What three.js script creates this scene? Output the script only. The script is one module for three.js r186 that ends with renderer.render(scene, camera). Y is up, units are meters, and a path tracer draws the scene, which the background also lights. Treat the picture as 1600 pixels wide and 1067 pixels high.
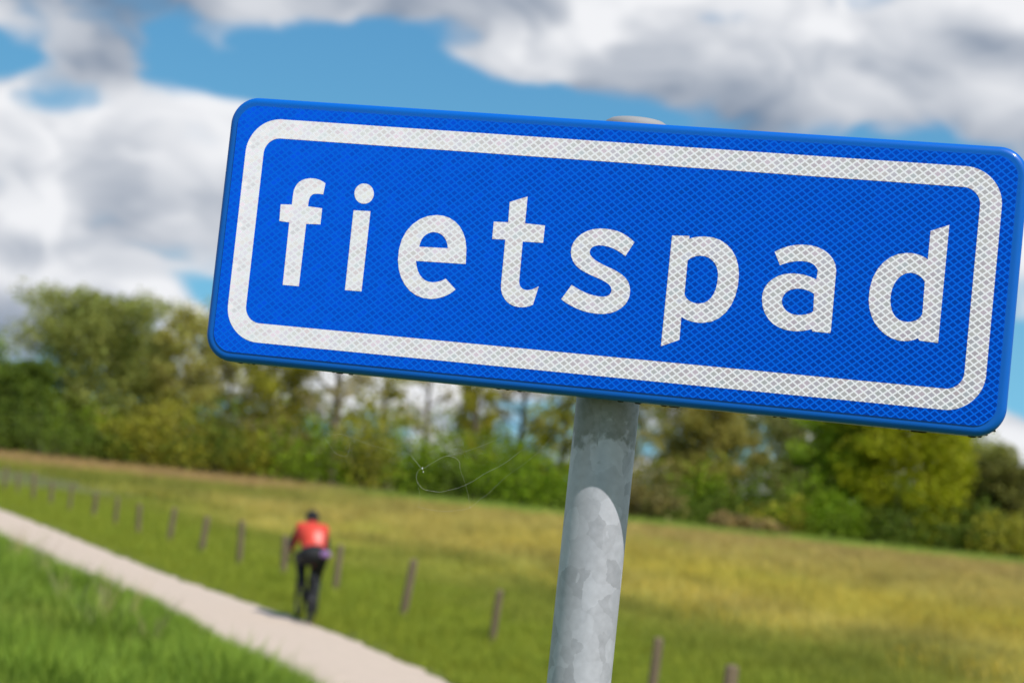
import * as THREE from 'three';
import { mergeGeometries } from 'three/addons/utils/BufferGeometryUtils.js';
import { MarchingCubes } from 'three/addons/objects/MarchingCubes.js';

// ---------------------------------------------------------------- camera, sky, sun, exposure
const scene = new THREE.Scene();
const rad = Math.PI / 180;
const EYE = 2.15, FPX = 2900, PITCH = 4.383 * rad, ROLL = 6 * rad;
const camera = new THREE.PerspectiveCamera(20.848, 1024 / 682, 0.1, 8000);
camera.rotation.order = 'YXZ';
camera.position.set(0, EYE, 0);
camera.rotation.set(PITCH, 0, ROLL);
camera.focus = 1.365;
camera.userData.fStop = 9.5;
camera.updateMatrixWorld(true);

const renderer = new THREE.WebGLRenderer({ antialias: true });
renderer.setSize(1024, 682);
renderer.toneMapping = THREE.LinearToneMapping;
renderer.toneMappingExposure = 1.0;
renderer.shadowMap.enabled = true;

const SUN = new THREE.Vector3(0.353, 0.788, 0.504).normalize();
const sun = new THREE.DirectionalLight(new THREE.Color(1, 0.972, 0.93), 5);
sun.position.copy(SUN).multiplyScalar(60).add(new THREE.Vector3(0, 0, -25));
sun.target.position.set(0, 0, -25);
sun.castShadow = true;
sun.shadow.mapSize.set(2048, 2048);
Object.assign(sun.shadow.camera, { left: -60, right: 60, top: 60, bottom: -60, near: 1, far: 200 });
scene.add(sun, sun.target);

// seeded random numbers and gradient noise
function rng(seed) { let a = seed >>> 0; return () => { a = (a + 0x6d2b79f5) >>> 0; let t = a; t = Math.imul(t ^ (t >>> 15), t | 1); t ^= t + Math.imul(t ^ (t >>> 7), t | 61); return ((t ^ (t >>> 14)) >>> 0) / 4294967296; }; }
const PERM = new Uint8Array(512);
{ const r = rng(77), p = [...Array(256).keys()]; for (let i = 255; i > 0; i--) { const j = Math.floor(r() * (i + 1)); [p[i], p[j]] = [p[j], p[i]]; } for (let i = 0; i < 512; i++) PERM[i] = p[i & 255]; }
const grad = (h, x, y, z) => { const u = (h & 8) ? y : x, v = (h & 12) === 0 ? y : (h & 13) === 12 ? x : z; return ((h & 1) ? -u : u) + ((h & 2) ? -v : v); };
function noise(x, y, z = 0) {
  const xf = Math.floor(x), yf = Math.floor(y), zf = Math.floor(z), X = xf & 255, Y = yf & 255, Z = zf & 255;
  x -= xf; y -= yf; z -= zf;
  const u = x * x * x * (x * (x * 6 - 15) + 10), v = y * y * y * (y * (y * 6 - 15) + 10), w = z * z * z * (z * (z * 6 - 15) + 10);
  const A = PERM[X] + Y, AA = PERM[A] + Z, AB = PERM[A + 1] + Z, B = PERM[X + 1] + Y, BA = PERM[B] + Z, BB = PERM[B + 1] + Z;
  const l = (t, a, b) => a + t * (b - a);
  return l(w, l(v, l(u, grad(PERM[AA] & 15, x, y, z), grad(PERM[BA] & 15, x - 1, y, z)), l(u, grad(PERM[AB] & 15, x, y - 1, z), grad(PERM[BB] & 15, x - 1, y - 1, z))),
    l(v, l(u, grad(PERM[AA + 1] & 15, x, y, z - 1), grad(PERM[BA + 1] & 15, x - 1, y, z - 1)), l(u, grad(PERM[AB + 1] & 15, x, y - 1, z - 1), grad(PERM[BB + 1] & 15, x - 1, y - 1, z - 1))));
}
function fbm(x, y, z, n) { let s = 0, a = 0.5; for (let i = 0; i < n; i++) { s += a * noise(x, y, z); x = x * 2.03 + 3.1; y = y * 2.03 + 1.7; z = z * 2.03 + 5.3; a *= 0.5; } return s; }
const smooth = (a, b, x) => { const t = Math.min(1, Math.max(0, (x - a) / (b - a))); return t * t * (3 - 2 * t); };
const lumps = (x, y, z) => { let s = 0, a = 0.55; for (let i = 0; i < 3; i++) { s += a * (1 - Math.abs(noise(x, y, z)) * 2); x = x * 2.1 + 4.7; y = y * 2.1 + 2.9; z = z * 2.1 + 8.3; a *= 0.45; } return s; };
const mix = (a, b, t) => a + (b - a) * t;

// the sky: blue air with broken cumulus; each entry is azimuth, elevation (degrees), cloud cover, cloud brightness
const CLOUDS = [[-16.6,12.4,0.9,0.45],[-14.7,12.7,0.95,0.35],[-12.8,13,0.95,0.35],[-10.9,13.3,0.9,0.4],[-9,13.6,0.95,0.55],[-7.1,13.9,0.9,0.4],[-5.1,14.1,0.95,0.35],[-3.1,14.3,1,0.4],[-1.5,14.5,1,0.3],[-0.1,14.7,1,0.3],[1.9,14.9,1,0.75],[3.9,15,1,0.9],[5.9,15.2,1,0.85],[7.9,15.3,1,0.85],[9.8,15.4,1,0.9],[11.7,15.5,1,0.95],[13.7,15.6,1,0.95],[-16.5,11.7,0.15,0.4],[-15.6,11.8,0.8,0.5],[-14.6,12,0.6,0.45],[-13.7,12.1,0.95,0.25],[-12.8,12.3,0.95,0.3],[-11.6,12.5,0.5,0.4],[-10.5,12.6,0.6,0.5],[-8.9,12.8,0.2,0.5],[-7,13.1,0.2,0.5],[-5,13.3,0.25,0.5],[-3.4,13.5,0.5,0.5],[-2.6,13.6,0.9,0.6],[-1,13.8,1,0.75],[1,14,1,0.9],[3,14.2,1,0.85],[5,14.3,1,0.8],[6.9,14.5,1,0.8],[8.9,14.6,1,0.75],[10.5,14.7,1,0.5],[11.8,14.8,1,0.8],[13.1,14.9,1,0.4],[14.5,14.9,1,0.35],[-16.4,10.9,0.05,0.5],[-15.3,11,0.12,0.5],[-14.2,11.2,0.9,0.25],[-13,11.4,1,0.2],[-12.1,11.5,0.8,0.25],[-11.3,11.6,0.2,0.4],[-10.2,11.8,0.1,0.5],[-9,12,0.5,0.6],[-7.8,12.1,0.1,0.5],[-5.9,12.4,0.05,0.5],[-3.9,12.6,0.05,0.5],[-2.5,12.8,0.7,0.6],[-0.9,12.9,0.95,0.75],[0.7,13.1,1,0.6],[2.3,13.2,1,0.5],[4.1,13.4,1,0.5],[6,13.6,1,0.5],[8,13.7,1,0.6],[10,13.8,1,0.45],[11.5,13.9,1,0.4],[12.8,14,1,0.4],[14.4,14.1,1,0.6],[-16.3,10.3,0.8,0.55],[-15.2,10.5,0.9,0.6],[-14.3,10.6,0.9,0.4],[-13.1,10.8,0.9,0.2],[-12.2,10.9,0.8,0.25],[-11.4,11,0.2,0.4],[-10.1,11.2,0.05,0.5],[-8.7,11.4,0.15,0.5],[-5.8,11.8,0,0.5],[-3.8,12,0.05,0.5],[-2.8,12.1,0.2,0.5],[-1.7,12.3,0.6,0.6],[0.1,12.5,0.95,0.55],[2.1,12.7,1,0.4],[4.1,12.8,1,0.3],[6.1,13,1,0.3],[8.1,13.1,1,0.5],[10,13.3,1,0.75],[11.9,13.4,1,0.6],[13.8,13.5,1,0.8],[-16.2,9.8,0.9,0.95],[-15.3,9.9,0.35,0.8],[-14.4,10,0.12,0.6],[-13.3,10.2,0.3,0.8],[-11.9,10.4,0.95,1],[-10.6,10.6,0.95,1],[-9.6,10.7,0.9,1],[-7.7,11,0,0.5],[-4.8,11.3,0,0.5],[-1.8,11.7,0.05,0.5],[0.2,11.9,0.2,0.4],[2.2,12.1,0.6,0.3],[4.2,12.3,0.8,0.25],[6.2,12.4,0.9,0.25],[8.1,12.6,0.95,0.6],[10.1,12.7,1,0.8],[12,12.8,1,0.75],[13.9,12.9,1,0.75],[-16.2,9.2,1,0.95],[-15.2,9.3,1,0.85],[-14.3,9.5,1,0.7],[-13.4,9.6,1,0.75],[-12.4,9.7,1,0.85],[-11.5,9.9,1,0.95],[-10.5,10,1,1],[-9.6,10.1,1,0.95],[-2.7,11,0,0.5],[1.3,11.4,0.05,0.4],[3.2,11.6,0.2,0.3],[5.2,11.8,0.5,0.2],[7.2,11.9,0.8,0.3],[9.2,12.1,0.95,0.5],[11.1,12.2,0.95,0.5],[13,12.3,0.9,0.5],[14.7,12.4,0.8,0.4],[9.2,11.6,0.4,0.3],[12.1,11.8,0.4,0.3],[14.2,11.9,0.6,0.3],[-16.1,8.4,0.9,0.8],[-15.1,8.5,1,0.9],[-14.2,8.6,1,0.75],[-13.3,8.8,1,0.6],[-12.3,8.9,1,0.65],[-11.4,9,1,0.85],[-10.4,9.2,1,1],[-9.6,9.3,1,0.95],[-16,7.6,0.7,0.5],[-15,7.7,0.9,0.6],[-14.1,7.9,1,0.8],[-13.2,8,1,0.5],[-12.2,8.1,1,0.45],[-11.3,8.3,1,0.6],[-10.3,8.4,1,0.8],[-9.6,8.5,1,0.75],[-15.9,6.9,0.9,0.7],[-15,7,1,0.95],[-14,7.1,1,1],[-13.1,7.2,1,0.4],[-12.2,7.4,1,0.35],[-11.2,7.5,1,0.4],[-10.3,7.6,1,0.35],[-9.6,7.7,1,0.4],[15,10,0.3,0.4],[-15.8,6.1,1,0.9],[-14.9,6.2,1,1],[-13.9,6.4,1,1],[-13,6.5,1,0.85],[-12.1,6.6,1,0.4],[-11.1,6.7,0.9,0.45],[-10.2,6.8,0.9,0.55],[-9.6,6.9,0.95,0.55],[-15.7,5.3,0.9,0.35],[-14.6,5.5,0.9,0.4],[-13.5,5.6,0.95,0.5],[-12.3,5.8,1,0.7],[-11.6,5.9,0.9,0.75],[-10.6,6,0.8,0.6],[-9.7,6.1,0.7,0.6],[-15.6,4.7,0.95,0.8],[-14.5,4.8,0.95,0.85],[-13.6,4.9,1,0.8],[-12.8,5,0.9,0.6],[-11.9,5.2,0.8,0.6],[-10.9,5.3,0.7,0.6],[-9.6,5.4,0.4,0.6],[15.2,7.9,0.9,0.8],[-15.5,4,0.9,0.6],[-13.7,4.3,0.9,0.6],[-12.2,4.4,0.9,0.6],[-10.9,4.6,0.95,0.95],[-9.7,4.7,0.3,0.6],[15.2,7.2,0.7,0.7],[-15.4,2.7,0.8,0.5],[-10.7,3.3,0.6,0.6],[-9.2,3.4,0.5,0.6],[15.3,5.9,0.5,0.6],[-15.2,1.4,0.5,0.6],[-6.7,2.3,0.8,0.9],[-5.9,2.4,0.85,0.95],[-3,2.7,0.8,0.9],[-1.8,2.9,0.85,0.9],[1.5,3.2,0.6,0.6],[15.4,4.5,0.2,0.5],[5.2,2,0.6,0.6],[8.1,2.3,0.6,0.6],[11.9,2.7,0.6,0.7],[13.8,2.9,0.8,0.85],[14.9,3,0.8,0.8]];
{
  const W = 3072, H = 1536, data = new Float32Array(W * H * 4), S2 = 2 * 0.42 * 0.42;
  for (let j = 0; j < H; j++) {
    const el = ((j + 0.5) / H - 0.5) * Math.PI, eld = el / rad;
    if (eld < -1) { for (let i = 0; i < W; i++) data.set([0.16, 0.17, 0.1, 1], (j * W + i) * 4); continue; }
    const cy = Math.cos(el), sy = Math.sin(el), up = Math.max(0, sy);
    const k = Math.pow(1 - up, 4), air = [mix(0.03, 0.26, k), mix(0.17, 0.66, k), mix(0.46, 0.88, k)];
    const fl = 1 / (0.16 + up);                       // clouds flatten and crowd towards the horizon
    for (let i = 0; i < W; i++) {
      const th = ((i + 0.5) / W - 0.5) * 2 * Math.PI, dx = cy * Math.cos(th), dz = cy * Math.sin(th), az = Math.atan2(dx, -dz) / rad;
      const px = dx * 11, pz = dz * 11, py = sy * 20;
      const w1 = fbm(px, py, pz, 4), w2 = fbm(px + 31, py, pz, 4);
      const q1 = lumps(dx * 11 + w1 * 0.7, sy * 18 + w2 * 0.7, dz * 11), q2 = lumps((dx + SUN.x * 0.02) * 11 + w1 * 0.7, (sy + 0.025) * 18 + w2 * 0.7, dz * 11);   // billows, and the billows a little nearer the sun
      let c = 0.62 - 0.3 * smooth(0.25, 0.6, up) + 1.1 * fbm(dx * fl * 0.9 + 3, up * 2, dz * fl * 0.9, 4), b = 0.66 + 0.9 * fbm(dx * fl * 1.6 + 9, up * 5, dz * fl * 1.6, 4);
      if (Math.abs(az) < 24 && eld < 22) {
        const a = az + w1 * 1.3, e = eld + w2 * 0.9;
        let sc = 0, sb = 0, sw = 0, sbc = 0;
        for (const p of CLOUDS) { const ax = (a - p[0]) * 0.55, ey = (e - p[1]) * 1.15, q = ax * ax + ey * ey; if (q < 5) { const g = Math.exp(-q / S2); sw += g; sc += g * p[2]; sb += g * p[3] * (p[2] + 0.05); sbc += g * (p[2] + 0.05); } }
        const t = smooth(0, 0.25, sw);
        if (sw > 1e-6) { c = mix(c, sc / sw - 0.07, t); b = mix(b, (sb / sbc - 0.55) * 1.35 + 0.53, t); }
      }
      c = smooth(0.42, 0.72, c + 0.22 * smooth(6.5, 3, eld) + (q1 - 0.62) * 0.55); b = Math.min(1, Math.max(0.06, b + 0.02 + (q1 - 0.5) * 0.1 + (q1 - q2) * 0.5));
      const cl = [mix(0.14, 0.89, b), mix(0.205, 0.9, b), mix(0.31, 0.93, b)], o = (j * W + i) * 4;
      for (let m = 0; m < 3; m++) data[o + m] = mix(air[m], cl[m], c);
      data[o + 3] = 1;
    }
  }
  const sky = new THREE.DataTexture(data, W, H, THREE.RGBAFormat, THREE.FloatType);
  sky.mapping = THREE.EquirectangularReflectionMapping; sky.magFilter = THREE.LinearFilter; sky.minFilter = THREE.LinearFilter; sky.needsUpdate = true;
  scene.background = sky; scene.environment = sky;
}

// ---------------------------------------------------------------- helpers
const used = {};
function numbered(name) { const n = used[name] = (used[name] ?? -1) + 1; return n ? name + '_' + String(n).padStart(3, '0') : name; }
function mesh(name, geo, material, parent) { const m = new THREE.Mesh(geo, material); m.name = name; m.castShadow = m.receiveShadow = true; parent.add(m); return m; }
function thing(name, label, category, group) { const g = new THREE.Group(); g.name = numbered(name); g.userData = { label, category }; if (group) g.userData.group = group; scene.add(g); return g; }
function structure(name, geo, material) { const m = mesh(name, geo, material, scene); m.userData.kind = 'structure'; return m; }
const std = (r, g, b, roughness = 0.9, extra = {}) => new THREE.MeshStandardMaterial({ color: new THREE.Color().setRGB(r, g, b), roughness, ...extra });
// a point of the photograph (1600 x 1067) as a direction from the eye
function dirOf(px, py) { return new THREE.Vector3((px - 800) / FPX, -(py - 533.5) / FPX, -1).applyQuaternion(camera.quaternion).normalize(); }
function onGround(px, py) { const d = dirOf(px, py), k = -EYE / d.y; return new THREE.Vector3(d.x * k, 0, d.z * k); }
// the foot of something whose image column is px, at distance D along the view axis; and the height its top reaches at image row py
function footOf(px, D) { const d = dirOf(px, 757 + (px - 800) * 0.105); return new THREE.Vector3(d.x / -d.z * D, 0, -D); }
function heightOf(px, py, D) { const d = dirOf(px, py); return EYE + d.y / -d.z * D; }
function tex(w, h, fn, srgb = false) {
  const d = new Uint8Array(w * h * 4);
  for (let j = 0; j < h; j++) for (let i = 0; i < w; i++) { const c = fn(i, j); const o = (j * w + i) * 4; for (let k = 0; k < 3; k++) { let v = Math.min(1, Math.max(0, c[k])); if (srgb) v = v <= 0.0031308 ? v * 12.92 : 1.055 * Math.pow(v, 1 / 2.4) - 0.055; d[o + k] = Math.round(v * 255); } d[o + 3] = 255; }
  const t = new THREE.DataTexture(d, w, h); t.wrapS = t.wrapT = THREE.RepeatWrapping; t.magFilter = THREE.LinearFilter; t.minFilter = THREE.LinearMipmapLinearFilter; t.generateMipmaps = true;
  if (srgb) t.colorSpace = THREE.SRGBColorSpace; t.needsUpdate = true; return t;
}
// noise that repeats every n cells
function tiled(fn, u, v, n) { const a = u / n, b = v / n; return (fn(u, v) * (1 - a) + fn(u - n, v) * a) * (1 - b) + (fn(u, v - n) * (1 - a) + fn(u - n, v - n) * a) * b; }
function tube(pts, r, radial = 6, seg = 8) { return new THREE.TubeGeometry(new THREE.CatmullRomCurve3(pts.map((p) => new THREE.Vector3(...p))), seg, r, radial); }
function rod(a, b, r0, r1 = r0, radial = 8) {
  const A = new THREE.Vector3(...a), B = new THREE.Vector3(...b), d = B.clone().sub(A), g = new THREE.CylinderGeometry(r1, r0, d.length(), radial);
  g.applyQuaternion(new THREE.Quaternion().setFromUnitVectors(new THREE.Vector3(0, 1, 0), d.normalize())); g.translate((A.x + B.x) / 2, (A.y + B.y) / 2, (A.z + B.z) / 2); return g;
}

// ---------------------------------------------------------------- ground, path
const PATH_RIGHT = [[4.6, -7], [2.15, -13.2], [-0.28, -19.86], [-2.17, -24.9], [-4.52, -29.9], [-6.15, -33.6], [-8.21, -38.6], [-10.81, -44.9], [-13.31, -50.8], [-19.6, -66], [-32, -96]];
const pathR = new THREE.CatmullRomCurve3(PATH_RIGHT.map(([x, z]) => new THREE.Vector3(x, 0, z)), false, 'centripetal');
const PR = pathR.getSpacedPoints(140);
const PATH_W = 2.0;
// distance to the right of the path's right-hand edge (negative on the path and beyond it)
function side(x, z) {
  let best = 1e9, s = 0;
  for (let i = 0; i < PR.length - 1; i++) { const a = PR[i], b = PR[i + 1], dx = b.x - a.x, dz = b.z - a.z, t = Math.min(1, Math.max(0, ((x - a.x) * dx + (z - a.z) * dz) / (dx * dx + dz * dz))), ex = x - a.x - t * dx, ez = z - a.z - t * dz, q = ex * ex + ez * ez; if (q < best) { best = q; s = Math.sign(-dz * ex + dx * ez) || 1; } }
  return s * Math.sqrt(best);
}
// what grows where: albedo of the turf at (x, z), d = side(x, z)
const C3 = (r, g, b) => [r, g, b];
const VERGE = C3(0.142, 0.163, 0.015), LUSH = C3(0.122, 0.185, 0.018), HAY = C3(0.284, 0.232, 0.06), GOLD = C3(0.29, 0.25, 0.02), SORREL = C3(0.25, 0.165, 0.07), DARKT = C3(0.14, 0.15, 0.02), FARG = C3(0.15, 0.22, 0.03);
function turf(x, z, d) {
  const n1 = fbm(x * 0.09, z * 0.05, 2, 3), n2 = fbm(x * 0.35, z * 0.16, 8, 3), n3 = fbm(x * 0.05 + 5, z * 0.03, 4, 2);
  const c = [...VERGE]; const to = (k, t) => { for (let i = 0; i < 3; i++) c[i] = mix(c[i], k[i], t); };
  if (d < -PATH_W / 2) { to(LUSH, 0.85); to(HAY, 0.22 * smooth(0.1, 0.35, n2)); return c; }
  to(DARKT, 0.7 * smooth(3.2, 5.5, d + n2 * 4) * smooth(11, 7, d + n2 * 4));
  to(HAY, smooth(5.5, 14, d + n1 * 7 + n2 * 3.5));
  to(GOLD, 0.5 * smooth(11.5, 16, d + n2 * 4) * smooth(30, 19, d + n1 * 8) * smooth(-6, 8, x + n1 * 6));
  to(VERGE, 0.45 * smooth(0.1, 0.4, n1 + n2 * 0.6) * smooth(8, 12, d));
  to(DARKT, 0.75 * smooth(0.08, 0.3, n3 + n2 * 0.35) * smooth(24, 40, d));
  to(DARKT, 0.8 * smooth(-78, -90, z + n2 * 14) * smooth(-124, -108, z + n2 * 14) * smooth(-2, -14, x));
  to(SORREL, 0.85 * smooth(-112, -122, z + n2 * 12) * smooth(-8, -20, x));
  to(SORREL, 0.35 * smooth(-70, -95, z + n2 * 16) * smooth(2, 12, x) * smooth(-145, -120, z));
  to(FARG, 0.85 * smooth(-128, -142, z + n2 * 12) * smooth(-18, -6, x));
  const n4 = fbm(x * 0.5 + 17, z * 0.22, 21, 4), patch = 1 + (0.5 * n2 + 0.35 * n1 + 0.6 * n4) * smooth(3, 9, d);   // poorer and richer patches of sward
  return c.map((v) => v * Math.max(0.5, patch));
}
const groundTex = tex(1024, 1024, (i, j) => { const u = i / 1024 * 16, v = j / 1024 * 16; const a = tiled((p, q) => fbm(p, q, 1, 4), u, v, 16), b = tiled((p, q) => fbm(p * 5, q * 5, 6, 3), u, v, 16); const k = 0.8 + a * 0.5 + b * 0.75; return [k, k * (0.98 + a * 0.1), k * 0.95]; }, false);
{
  const xs = [], zs = [];
  for (const v of [-3000, -1200, -500, -250, -150]) xs.push(v); for (let x = -110; x <= 110; x += 0.8) xs.push(x); for (const v of [150, 250, 500, 1200, 3000]) xs.push(v);
  for (const v of [-4000, -1500, -700, -400, -300]) zs.push(v); for (let z = -240; z <= -90; z += 1.5) zs.push(z); for (let z = -89.4; z <= 6; z += 0.6) zs.push(z); for (const v of [15, 40, 100, 400, 2000]) zs.push(v);
  const pos = [], col = [], uv = [], idx = [];
  zs.forEach((z) => xs.forEach((x) => {
    const near = Math.abs(x) < 112 && z > -245 && z < 7, d = near ? side(x, z) : 60;
    const bump = near ? smooth(0.8, 4, Math.abs(d + PATH_W / 2) - PATH_W / 2) * (fbm(x * 0.12, z * 0.12, 3, 3) * 0.16 + fbm(x * 0.7, z * 0.7, 5, 2) * 0.04) : 0;
    pos.push(x, bump, z); col.push(...turf(x, z, d)); uv.push(x / 6, -z / 6);
  }));
  const n = xs.length; for (let j = 0; j < zs.length - 1; j++) for (let i = 0; i < n - 1; i++) { const a = j * n + i; idx.push(a, a + n, a + 1, a + 1, a + n, a + n + 1); }
  const g = new THREE.BufferGeometry(); g.setAttribute('position', new THREE.Float32BufferAttribute(pos, 3)); g.setAttribute('color', new THREE.Float32BufferAttribute(col, 3)); g.setAttribute('uv', new THREE.Float32BufferAttribute(uv, 2)); g.setIndex(idx); g.computeVertexNormals();
  structure('ground', g, new THREE.MeshStandardMaterial({ vertexColors: true, map: groundTex, roughness: 1 }));
}
{ // the cycle path: pale compacted shell and gravel, edges frayed by the turf, a little crowned
  const pos = [], uv = [], idx = [], n = 420, m = 8;
  for (let i = 0; i <= n; i++) {
    const p = pathR.getPointAt(i / n), t = pathR.getTangentAt(i / n), L = i / n * pathR.getLength();
    for (let k = 0; k <= m; k++) { let w = k / m * PATH_W; if (k === 0) w += fbm(L * 1.3, 2, 0, 4) * 0.28; if (k === m) w += fbm(L * 1.3, 9, 0, 4) * 0.3; const x = p.x + t.z * w, z = p.z - t.x * w; pos.push(x, (k === 0 || k === m) ? 0.006 : 0.012 + 0.02 * Math.sin(k / m * Math.PI), z); uv.push(w / 1.5, L / 1.5); }
  }
  for (let i = 0; i < n; i++) for (let k = 0; k < m; k++) { const a = i * (m + 1) + k; idx.push(a, a + m + 1, a + 1, a + 1, a + m + 1, a + m + 2); }
  const g = new THREE.BufferGeometry(); g.setAttribute('position', new THREE.Float32BufferAttribute(pos, 3)); g.setAttribute('uv', new THREE.Float32BufferAttribute(uv, 2)); g.setIndex(idx); g.computeVertexNormals();
  if (g.attributes.normal.getY(600) < 0) { const ix = g.index.array; for (let i = 0; i < ix.length; i += 3) { const t = ix[i]; ix[i] = ix[i + 1]; ix[i + 1] = t; } g.computeVertexNormals(); }
  const grit = tex(512, 512, (i, j) => { const u = i / 512 * 8, v = j / 512 * 8; const a = tiled((p, q) => fbm(p, q, 4, 3), u, v, 8), b = tiled((p, q) => fbm(p * 9, q * 9, 7, 2), u, v, 8); const k = 1 + a * 0.22 + b * 0.35; return [0.56 * k, 0.438 * k, 0.325 * k]; }, true);
  structure('cycle_path', g, new THREE.MeshStandardMaterial({ map: grit, roughness: 0.95 }));
}

// ---------------------------------------------------------------- grass
function tuft(seed, blades, h, spread, wide) {
  const r = rng(seed), pos = [], nor = [], idx = [];
  for (let b = 0; b < blades; b++) {
    const a = r() * 6.283, q = r() * spread, x = Math.cos(a) * q, z = Math.sin(a) * q, t = a + (r() - 0.5) * 2.4, hh = h * (0.55 + r() * 0.6), lean = hh * (0.1 + r() * 0.55), wx = Math.sin(t) * wide, wz = -Math.cos(t) * wide, lx = Math.cos(t) * lean, lz = Math.sin(t) * lean, o = pos.length / 3;
    pos.push(x - wx, 0, z - wz, x + wx, 0, z + wz, x - wx * 0.7 + lx * 0.35, hh * 0.58, z - wz * 0.7 + lz * 0.35, x + wx * 0.7 + lx * 0.35, hh * 0.58, z + wz * 0.7 + lz * 0.35, x + lx, hh, z + lz);
    
    idx.push(o, o + 1, o + 2, o + 1, o + 3, o + 2, o + 2, o + 3, o + 4);
  }
  const g = new THREE.BufferGeometry(); g.setAttribute('position', new THREE.Float32BufferAttribute(pos, 3)); g.setIndex(idx); g.computeVertexNormals(); return g;
}
const blade = new THREE.MeshPhysicalMaterial({ color: 0xffffff, roughness: 0.8, transmission: 0.45, thickness: 0, specularIntensity: 0.25 });
function sward(name, label, geo, spots) {
  const im = new THREE.InstancedMesh(geo, blade, spots.length), M = new THREE.Matrix4(), Q = new THREE.Quaternion(), Y = new THREE.Vector3(0, 1, 0), K = new THREE.Color();
  spots.forEach(([x, z, s, turn, c], i) => { Q.setFromAxisAngle(Y, turn); M.compose(new THREE.Vector3(x, 0, z), Q, new THREE.Vector3(s, s, s)); im.setMatrixAt(i, M); im.setColorAt(i, K.setRGB(...c)); });
  im.name = name; im.userData = { kind: 'stuff', label, category: 'grass' }; im.castShadow = im.receiveShadow = true; scene.add(im);
}
{
  const r = rng(5), left = [], verge = [], field = [], hay = [];
  const inView = (x, z) => Math.abs(x / -z) < 0.34 + 1.2 / -z;
  const tint = (c, k) => { const v = 0.86 + r() * 0.3, w = (r() - 0.5) * 0.16; return [c[0] * v * k * (1 + w), c[1] * v * k, c[2] * v * k * (1 - w)]; };
  for (let n = 0; n < 150000; n++) {                  // the bank of long grass beyond the path's left-hand edge and the verge along its right
    const z = -11 - Math.pow(r(), 1.5) * 60, x = (r() * 2 - 1) * 0.36 * -z; if (!inView(x, z)) continue;
    const d = side(x, z); if (d > -PATH_W - 0.02 + fbm(x, z, 1, 2) * 0.12 && d < 0.04 + fbm(x, z, 6, 2) * 0.15) continue;
    const c = turf(x, z, d);
    if (d < 0) { const far = -PATH_W - d; left.push([x, z, (0.55 + r() * 0.7) * (0.55 + 0.75 * smooth(0, 1.2, far)) * (1 + 0.5 * noise(x * 0.8, z * 0.8, 3)), r() * 6.28, tint(c, 1.95)]); }
    else if (d < 14) verge.push([x, z, (0.5 + r() * 0.6) * (0.5 + 0.6 * smooth(0, 1.5, d)) * (1 + 0.5 * noise(x * 0.8, z * 0.8, 3)), r() * 6.28, tint(c, 2.3)]);
  }
  for (let n = 0; n < 120000; n++) {                  // the hay meadow, thinning with distance
    const z = -20 - 150 * Math.pow(r(), 1.7), x = (r() * 2 - 1) * 0.34 * -z, d = side(x, z); if (d < 7 + r() * 6) continue;
    const c = turf(x, z, d); (r() < 0.5 ? field : hay).push([x, z, (0.5 + r() * 0.5) * (1 + Math.min(0.8, -z / 120)), r() * 6.28, tint(c, 1.95)]);
  }
  sward('long_grass', 'long lush green grass on the bank beside the pale path', tuft(1, 11, 0.34, 0.16, 0.006), left);
  sward('verge_grass', 'short green grass between the pale path and the fence posts', tuft(2, 11, 0.22, 0.15, 0.005), verge);
  sward('meadow_grass', 'yellowing grass covering the open meadow behind the fence posts', tuft(3, 10, 0.3, 0.22, 0.007), field);
  sward('seeding_grass', 'tan seeding grass stems scattered through the open meadow', tuft(4, 7, 0.42, 0.24, 0.006), hay);
  // buttercups
  const fl = new THREE.OctahedronGeometry(0.02, 0); fl.scale(1, 0.5, 1); fl.translate(0, 0.34, 0);
  const st = tuft(9, 2, 0.34, 0.02, 0.003), spots = [];
  for (let n = 0; n < 16000; n++) { const z = -24 - 60 * Math.pow(r(), 1.3), x = (r() * 2 - 1) * 0.34 * -z, d = side(x, z); if (d < 8 || fbm(x * 0.2, z * 0.12, 12, 3) < 0.04 - 0.16 * smooth(-2, 10, x)) continue; spots.push([x, z, 0.7 + r() * 0.6, r() * 6.28]); }
  const im = new THREE.InstancedMesh(mergeGeometries([fl, (() => { const q = st.toNonIndexed(); q.setAttribute('uv', new THREE.Float32BufferAttribute(new Float32Array(q.attributes.position.count * 2), 2)); return q; })()]), std(0.62, 0.42, 0.01, 0.5), spots.length);
  const M = new THREE.Matrix4(), Q = new THREE.Quaternion(), Y = new THREE.Vector3(0, 1, 0);
  spots.forEach(([x, z, s, t], i) => { Q.setFromAxisAngle(Y, t); im.setMatrixAt(i, M.compose(new THREE.Vector3(x, 0, z), Q, new THREE.Vector3(s, s, s))); });
  im.name = 'buttercups'; im.userData = { kind: 'stuff', label: 'small yellow buttercups sprinkled over the hay meadow', category: 'flowers' }; scene.add(im);
  // pale dry seed plumes standing in the long grass
  const plumes = [];
  for (const [px, py] of [[58, 935], [165, 1010], [20, 900], [150, 1040], [95, 985], [215, 1050]]) { const p = onGround(px, py); for (let k = 0; k < 9; k++) plumes.push([p.x + (r() - 0.5) * 0.3, p.z + (r() - 0.5) * 0.8, 0.9 + r() * 0.5, r() * 6.28, [0.5 * (0.8 + r() * 0.4), 0.42, 0.2]]); }
  sward('seed_plumes', 'pale dry seed plumes standing up out of the long green grass', tuft(14, 5, 0.55, 0.05, 0.008), plumes);
}

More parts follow.
